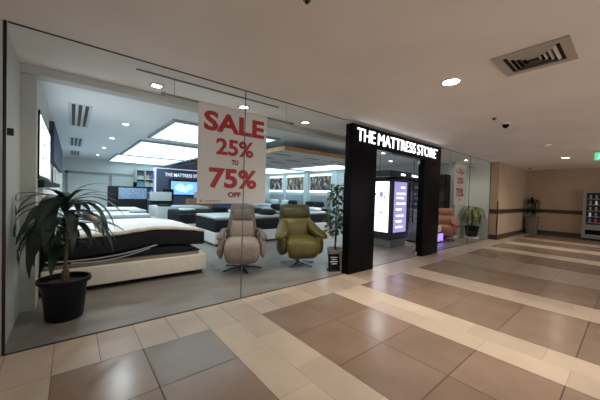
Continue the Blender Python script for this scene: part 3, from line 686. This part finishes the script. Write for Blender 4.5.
light_panel(6.4, 8.9, 4.9, 8.4, 'glowing ceiling light panel in front of the lit posters')
light_panel(6.2, 8.9, 8.8, 12.6, 'glowing ceiling light panel farthest back by the posters')
# linear grilles at the left
def grille(x, y0, y1, label):
    t = thing('linear_vent', label, 'air vent', (x, (y0+y1)/2, H)); b = (y1-y0)/2
    box('frame', -.16, .16, -b, b, -.008, 0, mat('grille_paint', (.55, .6, .63), .5), t)
    for s in (-.09, 0, .09): box('slot', s-.025, s+.025, -b+.03, b-.03, -.0095, -.007, BLACK, t)
grille(-1.65, 2.45, 4.5, 'long three-slot ceiling vent nearest, above the plant'); grille(-1.67, 6.4, 8.3, 'second three-slot ceiling vent along the left wall'); grille(-1.67, 9.8, 11.6, 'farthest three-slot ceiling vent along the left wall')
# wood-edged canopy
t = thing('ceiling_canopy', 'suspended grey slatted ceiling canopy with an oak edge', 'canopy', (2.25, 2.13, 2.52))
bm = bmesh.new(); bx(bm, .03, 3.15, .03, 4.6, .0, .06); obj('boards', bm, SLATC, t)
bm = bmesh.new(); bx(bm, 0, 3.2, 0, .04, -.01, .09); bx(bm, 0, .04, .04, 4.6, -.01, .09); bx(bm, 3.16, 3.2, .04, 4.6, -.01, .09); obj('edge_board', bm, WOODL, t)
bm = bmesh.new()
for i in range(11): bx(bm, .06, 3.13, .35+i*.4, .362+i*.4, -.002, .0)
obj('gap', bm, BLACK, t)
for x in (.5, 1.6, 2.7):
    for y in (.7, 1.6, 2.5, 3.4): box('slot', x-.28, x+.28, y+.02, y+.14, -.004, 0, BLACK, t)
bm = bmesh.new()
for x in (.3, 2.8):
    for y in (.4, 4.3): tube(bm, [(x, y, .06), (x, y, H-2.52)], .008, 6)
obj('hanger', bm, STEEL, t)

t = thing('ceiling_soffit', 'dark brown dropped soffit above the slate feature wall', 'soffit', (2.3, 8.6, 2.62))
box('board', 0, 3.2, 0, 3.6, 0, .08, mat('brown_soffit', (.09, .07, .07), .7), t)
bm = bmesh.new()
for x in (.3, 2.8):
    for y in (.4, 3.2): tube(bm, [(x, y, .08), (x, y, .18)], .02, 8)
obj('hanger', bm, STEEL, t)
# ------------------------------------------------------------------ left wall screen and partition
t = thing('light_box', 'tall glowing white wall screen in a black frame on the left shop wall', 'light box', (-2.07, 0, 0))
box('frame', 0, .018, 1.22, 3.14, 1.53, 2.36, BLACK, t); box('screen', .016, .022, 1.25, 3.1, 1.58, 2.31, SCREENW, t)
rnd = random.Random(2)
bm = bmesh.new()
for i, (y, z_, w) in enumerate([(2.2, 2.2, .5), (2.9, 2.1, .45), (2.4, 2.0, .6), (3.2, 1.95, .5), (2.8, 1.85, .6), (3.5, 2.15, .35), (2.2, 1.8, .5)]): bx(bm, .022, .023, y-.7, y-.7+w*.7, z_, z_+.035)
obj('printed_lines', bm, mat('pale_blue_print', (.35, .5, .7), .5), t)
t = thing('wall_shelf', 'dark ledge with white drawers under the glowing wall screen', 'shelf unit', (-2.07, 0, 0))
box('top_board', 0, .06, 1.25, 6.9, 1.43, 1.52, DKFAB, t); box('cabinet', 0, .045, 1.3, 6.9, .9, 1.43, WHITEUP, t)
t = tag(box('wall_cabinet', -2.07, -2.0, 3.25, 8.6, 1.9, 2.6, NAVYP), 'long navy blue wall cabinet on the left shop wall', 'cabinet')
t = thing('price_poster', 'small red and white poster on the left wall below the navy cabinet', 'poster', (-2.04, 4.4, 1.53))
box('stand', .0, .02, -.1, .1, -.01, .0, BLACKM, t); box('sheet', 0, .02, -.35, .35, 0, .30, WHITE, t); box('red_block', .02, .023, -.3, .05, .03, .27, RED, t)

# ------------------------------------------------------------------ rear wall
bm = bmesh.new(); bx(bm, -2.0, .65, 12.96, 13, 2.1, 2.2); bx(bm, -2.0, -1.9, 12.96, 13, .9, 2.2); bx(bm, -.35, -.25, 12.96, 13, .9, 2.1)
struct(obj('trim_9', bm, mat('grey_moulding', (.32, .35, .35), .6)), 'grey moulding framing the rear wall panel')
t = thing('shelf_unit', 'white open shelving with blue and purple boxes on the rear wall', 'shelving', (.72, 12.6, 0))
bm = bmesh.new()
for x in (0, .40, .84): bx(bm, x, x+.03, 0, .38, .0, 2.45)
for z_ in (.9, 1.25, 1.6, 1.95, 2.42): bx(bm, 0, .87, 0, .38, z_, z_+.03)
obj('carcass', bm, WHITE, t); box('back_panel', 0, .87, .36, .38, 0, 2.45, mat('shelf_back', (.24, .27, .3), .6), t)
cols = {'blue': (.05, .25, .5), 'pale': (.6, .62, .62), 'purple': (.16, .13, .42), 'yellow': (.5, .5, .25), 'teal': (.1, .4, .45)}
for x, z_, w, h, c, lb in ((.06, 1.63, .3, .22, 'teal', 'teal box on the rear shelving, lower left'), (.46, 1.63, .16, .2, 'pale', 'pale box on the rear shelving, lower middle'), (.08, 1.98, .28, .16, 'pale', 'pale box on the upper left of the rear shelving'), (.44, 1.98, .18, .2, 'yellow', 'yellowish box on the upper middle of the rear shelving'), (.64, 1.98, .18, .24, 'purple', 'purple box on the upper right of the rear shelving'), (.66, 1.28, .16, .2, 'blue', 'blue box low on the rear shelving'), (.66, 1.63, .17, .16, 'pale', 'pale box on the rear shelving, lower right')):
    o = box('storage_box', .72+x, .72+x+w, 12.68, 12.9, z_, z_+h, mat('box_'+c, cols[c], .6), None, .004); tag(o, lb, 'box')
# slate sign wall
t = thing('sign_wall', 'slate blue feature wall with pale shop lettering and built-in screen niche', 'feature wall', (1.6, 12.45, 0))
box('wall_panel', 0, 3.3, 0, .5, 0, 2.56, SLATE, t); box('glowing_edge', -.04, 0, -.02, .5, 0, 2.6, LED if False else mat('soft_glow_edge', (.7, .75, .9), .5, emit=.6, ecol=(.5, .58, .9)), t)
box('top_glow', 0, 3.3, -.02, 0, 2.56, 2.6, mat('soft_glow_edge', (.7, .75, .9)), t)
text('sign_letters', 'THE MATTRESS STORE', mat('dim_lit_letter', (.8, .85, 1), .5, emit=.6, ecol=(.7, .78, .95)), t, .42, 2.5, 2.18, 2.36, -.015, off=.01, depth=.02)
box('niche', .62, 2.5, -.015, 0, 1.15, 2.05, mat('wine_brown_niche', (.05, .03, .035), .5), t)
t = thing('television', 'blue glowing television on the slate feature wall', 'television', (2.28, 12.42, 1.2))
box('bezel', 0, 1.45, -.06, 0, 0, .76, BLACK, t, .004); box('screen', .03, 1.42, -.064, -.058, .03, .73, SCREENB, t)
bm = bmesh.new()
for cx, cz, rx, rz_ in ((.5, .4, .28, .22), (1.0, .45, .22, .16), (.75, .25, .2, .12)): loft(bm, [((cx, -.0645, cz), (rx, 0, 0), (0, 0, rz_), 1.6), ((cx, -.0655, cz), (rx*.95, 0, 0), (0, 0, rz_*.95), 1.6)], 20)
obj('screen_image', bm, SCREENS, t)
# blue printed mattress display and service counter
t = thing('printed_headboard', 'low display panel with blue and white print in front of the rear wall', 'display panel', (-.25, 11.2, 0))
box('panel', .1, 1.2, 0, .12, 1.0, 1.5, BLUEPR, t); box('dark_frame', -.3, 1.25, .12, .2, .0, 1.56, DKFAB, t); box('stand', .1, 1.2, 0, .1, 0, 1.0, DKFAB, t)
o = tag(box('speaker_box', .42, .56, 11.33, 11.39, 1.56, 1.78, BLACK), 'small black speaker standing on the blue printed panel', 'speaker')
t = thing('service_counter', 'white counter with dark front at the back of the shop', 'counter', (1.05, 10.4, 0))
box('body', 0, .75, 0, .5, 0, .95, DKFAB, t); box('top', -.03, .78, -.03, .53, .95, 1.35, WHITE, t, .01); box('label_plate', .3, .6, -.036, -.03, 1.02, 1.12, WHITE, t)
t = thing('wooden_desk', 'small wooden desk with side panels in front of the slate wall', 'desk', (2.5, 9.9, 0))
box('desk_top', 0, 1.1, 0, .6, 1.0, 1.05, WOODC, t); 
for x in (0, 1.05): box('side_panel', x, x+.05, 0, .6, 0, 1.0, WOODC, t)
box('front_panel', .05, 1.05, 0, .03, .3, 1.0, WOODC, t)
t = thing('desk_monitor', 'white computer screen on the wooden desk', 'monitor', (3.0, 10.2, 1.05))
box('stand', -.05, .05, -.05, .05, 0, .05, WPLAST, t); box('screen', -.2, .2, -.02, .02, .05, .35, WPLAST, t, .005)
t = thing('office_chair', 'black office chair in front of the slate wall', 'chair', (2.0, 11.4, 0))
box('seat', -.25, .25, -.25, .25, .42, .52, DKFAB, t, .03); box('backrest', -.26, .26, .2, .3, .6, 1.5, DKFAB, t, .04)
bm = bmesh.new(); lathe(bm, [(.03, .05), (.03, .42)], 0, 0, 12); bx(bm, -.02, .02, .22, .27, .45, .65)
for k in range(5):
    a = k*2*PI/5; tube(bm, [(0, 0, .06), (.28*math.cos(a), .28*math.sin(a), .025)], .02, 6)
obj('base', bm, BLACKM, t)
t = thing('blue_screen_divider', 'low blue grey divider beside the wooden desk', 'divider', (3.8, 9.8, 0))
box('board', 0, 1.4, 0, .06, .1, 1.25, mat('blue_grey_board', (.10, .15, .26), .6), t, .005); box('foot', .2, .3, -.15, .2, 0, .1, BLACKM, t); box('foot', 1.1, 1.2, -.15, .2, 0, .1, BLACKM, t)

# ------------------------------------------------------------------ kiosk inside the entrance
KX, KY = 5.03, .88
t = thing('display_kiosk', 'dark free-standing kiosk with a glowing white and a purple screen inside the entrance', 'display kiosk', (KX, KY, 0))
box('plinth', .05, .85, .05, .85, 0, .24, mat('kiosk_grey', (.16, .17, .18), .5), t, .005)
box('cabinet', 0, .9, 0, .9, .24, 1.92, mat('kiosk_dark', (.018, .022, .032), .4), t, .006)
w = box('white_screen', -.012, 0, .10, .80, .44, 1.86, SCREENW, t)
bm = bmesh.new(); 
for (y, z_, a, b) in ((.62, 1.5, .12, .09), (.34, 1.5, .07, .09), (.46, 1.22, .03, .03), (.33, .98, .05, .03), (.55, .90, .03, .02), (.28, .86, .04, .025), (.66, 1.38, .05, .04), (.24, 1.42, .03, .06)):
    loft(bm, [((-.0125, y, z_), (0, a, 0), (0, 0, b), 1.7), ((-.0135, y, z_), (0, a*.9, 0), (0, 0, b*.9), 1.7)], 16)
for z_ in (1.04, .94, .82): bx(bm, -.0135, -.0125, .14, .76, z_, z_+.008)
obj('screen_drawing', bm, SCREENG, t)
box('purple_screen', .10, .74, -.012, 0, .44, 1.86, SCREENP, t)
rnd = random.Random(4)
for i, z_ in enumerate((1.68, 1.5, 1.38, 1.22, 1.06, .88, .72, .56)):
    x0 = .42 if i == 0 else .2
    text('screen_lettering', ['SALE', 'THE MATTRESS', 'STORE', 'ORTHO COMFORT', 'MEMORY', 'COOL GEL', 'POCKET', 'LATEX'][i], LETTER if False else mat('purple_screen_text', (1, 1, 1), .5, emit=1.8, ecol=(.85, .85, 1)), t, x0, x0+[.22, .46, .38, .48, .3, .4, .32, .36][i], z_, z_+.055, -.014, off=.01, depth=.002)
t = thing('kiosk_canopy', 'dark sign beam with small white lettering hung above the kiosk', 'hanging sign', (4.75, .8, 1.98))
box('beam', 0, 2.3, 0, .9, 0, .17, mat('beam_blue_black', (.03, .045, .06), .4), t, .005)
bm = bmesh.new()
for x in (.2, 2.1): tube(bm, [(x, .45, .17), (x, .45, H-1.98)], .01, 6)
obj('hanger', bm, STEEL, t)
text('lettering', 'Offer', LETTER, t, .55, .8, .05, .12, -.004, off=.01, depth=.004); text('lettering', 'Mattress', LETTER, t, 1.15, 1.6, .05, .12, -.004, off=.01, depth=.004)
t = thing('display_plinth', 'grey rectangular pedestal right of the kiosk', 'pedestal', (6.9, 1.2, 0))
box('body', -.2, .2, -.2, .2, .04, 1.05, mat('pedestal_grey', (.3, .31, .33), .5), t, .008); box('foot', -.17, .17, -.17, .17, 0, .04, BLACKM, t)
# dark shelving on the right wall
t = thing('dark_shelf_wall', 'dark shelving against the side wall seen through the entrance', 'shelving', (8.62, .97, 0))
box('back_board', .34, .375, 0, 3.6, 0, 2.3, DKBROWN, t)
bm = bmesh.new()
for y in (0, 1.18, 2.37, 3.56): bx(bm, 0, .34, y, y+.04, 0, 2.3)
for z_ in (.1, .7, 1.3, 1.9, 2.27): bx(bm, 0, .34, .04, 3.56, z_, z_+.03)
obj('carcass', bm, BLACK, t)
pc = [('folded_cushion', (.5, .25, .2)), ('folded_cushion', (.25, .3, .5)), ('folded_cushion', (.55, .5, .45)), ('folded_cushion', (.3, .12, .25))]
ws = ['pinkish', 'blue', 'cream', 'plum']; pos = [(1.05, .73), (1.55, 1.33), (2.6, .73), (1.5, .73)]; wh = ['on the lower shelf nearest the entrance', 'on the upper shelf nearest the entrance', 'in the middle bay, lower shelf', 'on the lower shelf beside the pinkish one']
for (n, c), nm, (y, z_), w_ in zip(pc, ws, pos, wh):
    bm = bmesh.new(); bx(bm, 8.65, 8.94, y, y+.4, z_, z_+.2, .05); o = obj(n, bm, mat('cushion_'+nm, c, .8), None, 60); tag(o, '%s folded cushion %s' % (nm, w_), 'cushion')
# violet lit display box near the portal's right post
t = thing('led_display_box', 'low display box glowing violet behind the glass beside the entrance', 'display box', (7.42, .75, 0))
box('body', -.22, .22, -.16, .16, 0, .34, BLACK, t, .005); box('lit_face', -.2, .2, -.166, -.158, .05, .3, VIOLET, t); box('lit_side', -.226, -.218, -.14, .14, .05, .3, VIOLET, t)
box('yellow_sticker', -.05, .05, -.17, -.166, .03, .1, mat('yellow_print', (.7, .5, .05), .5), t)
t = thing('product_stack', 'pale boxed goods stacked on the violet display box', 'boxes', (7.42, .75, .34))
box('carton', -.16, .16, -.12, .12, 0, .22, WHITEUP, t, .004); box('carton', -.12, .12, -.1, .1, .22, .36, COGNAC, t, .004)
# small black easel sign beside the plant
t = thing('floor_sign', 'small black framed sign leaning on the floor beside the entrance frame', 'sign', (2.09, .21, 0), R(-25))
bm = bmesh.new(); bx(bm, -.11, .11, -.012, .012, .03, .32, .004); bmesh.ops.rotate(bm, verts=bm.verts, cent=(0, 0, 0), matrix=Matrix.Rotation(R(-10), 3, 'X')); obj('board', bm, BLACK, t)
bm = bmesh.new()
for z_, w_ in ((.25, .07), (.21, .05), (.17, .08), (.13, .05)): bx(bm, -w_, w_, -.0145, -.0125, z_, z_+.012)
bmesh.ops.rotate(bm, verts=bm.verts, cent=(0, 0, 0), matrix=Matrix.Rotation(R(-10), 3, 'X')); obj('printed_lines', bm, WHITE, t)
bm = bmesh.new(); bx(bm, -.11, .11, -.03, .12, 0, .03, .004); bx(bm, -.01, .01, .05, .075, .02, .2); obj('stand', bm, BLACKM, t)

# ------------------------------------------------------------------ vending machine
t = thing('vending_machine', 'silver framed vending machine against the end wall', 'vending machine', (13.42, -2.1, 0))
w_ = 1.15; d_ = .66
SIL = mat('silver_body', (.26, .25, .25), .4, .5)
box('cabinet', .02, d_, -w_, 0, .06, 1.9, SIL, t, .01)
for x, y in ((.08, -.08), (.08, -w_+.08), (.58, -.08), (.58, -w_+.08)): box('foot', x-.03, x+.03, y-.03, y+.03, 0, .06, BLACKM, t)
f_ = bmesh.new(); bx(f_, -.02, .02, -.09, 0, .08, 1.88); bx(f_, -.02, .02, -w_, -w_+.09, .08, 1.88); bx(f_, -.02, .02, -w_+.09, -.09, 1.8, 1.88); bx(f_, -.02, .02, -w_+.09, -.09, .08, .22); bx(f_, -.02, .02, -w_+.09, -.09, .40, .6)
obj('door_frame', f_, SIL, t)
box('product_window', -.006, 0, -w_+.09, -.09, .6, 1.8, mat('dark_vend_glass', (.02, .025, .03), .08), t); box('delivery_slot', 0, .02, -w_+.09, -.09, .22, .40, BLACK, t)
rnd = random.Random(8)
vc = [mat('can_white_glow', (.5, .52, .55), .4, emit=.12, ecol=(.6, .7, .8)), mat('can_blue', (.1, .2, .45), .4), mat('can_red', (.4, .05, .05), .4), mat('can_grey', (.2, .22, .25), .4)]  # white cans get a faint glow in place of the machine's inner light
for rr in range(5):
    box('shelf_strip', -.012, -.006, -w_+.1, -.1, .66+rr*.225, .68+rr*.225, SIL, t)
    for c_ in range(6):
        y = -.2-c_*.15; bm = bmesh.new(); lathe(bm, [(.032, .68+rr*.225), (.032, .80+rr*.225), (.018, .83+rr*.225)], -.016+.0, y, 10); bmesh.ops.scale(bm, vec=(.25, 1, 1), verts=bm.verts); obj('drink', bm, rnd.choice(vc), t)

GROUPS = {'display_bed': 'beds on show in the shop', 'pillow': 'pillows on the display beds', 'recliner_chair': 'swivel recliners near the glass', 'wall_poster': 'lit posters on the side wall',
          'ceiling_light_panel': 'glowing ceiling panels of the shop', 'linear_vent': 'slot vents of the shop ceiling', 'storage_box': 'boxes on the rear shelving', 'folded_cushion': 'cushions on the dark shelving',
          'sprinkler_head': 'small heads on the corridor ceiling', 'sale_banner': 'sale banners behind the glass', 'banner_rod': 'rods of the sale banners', 'potted_plant': 'potted plants'}
for o in list(C.objects):
    k_ = o.name.split('.')[0]
    if 'category' in o and k_ in GROUPS: o['group'] = GROUPS[k_]
    if 'category' in o and k_ == 'downlight': o['group'] = 'square downlights behind the glass' if 'square' in o['label'] and 'corridor' not in o['label'] else 'round downlights of the corridor'
# ------------------------------------------------------------------ world and colour management
w = bpy.data.worlds.new('world'); bpy.context.scene.world = w; w.use_nodes = True
w.node_tree.nodes['Background'].inputs[0].default_value = (1, .94, .90, 1); w.node_tree.nodes['Background'].inputs[1].default_value = .68
sc = bpy.context.scene
sc.view_settings.view_transform = 'Standard'; sc.view_settings.look = 'None'; sc.view_settings.gamma = 1; sc.view_settings.exposure = 0.8
sc.view_settings.use_curve_mapping = False
sc.cycles.max_bounces = 8; sc.cycles.transparent_max_bounces = 12; sc.cycles.diffuse_bounces = 4; sc.cycles.sample_clamp_indirect = 4
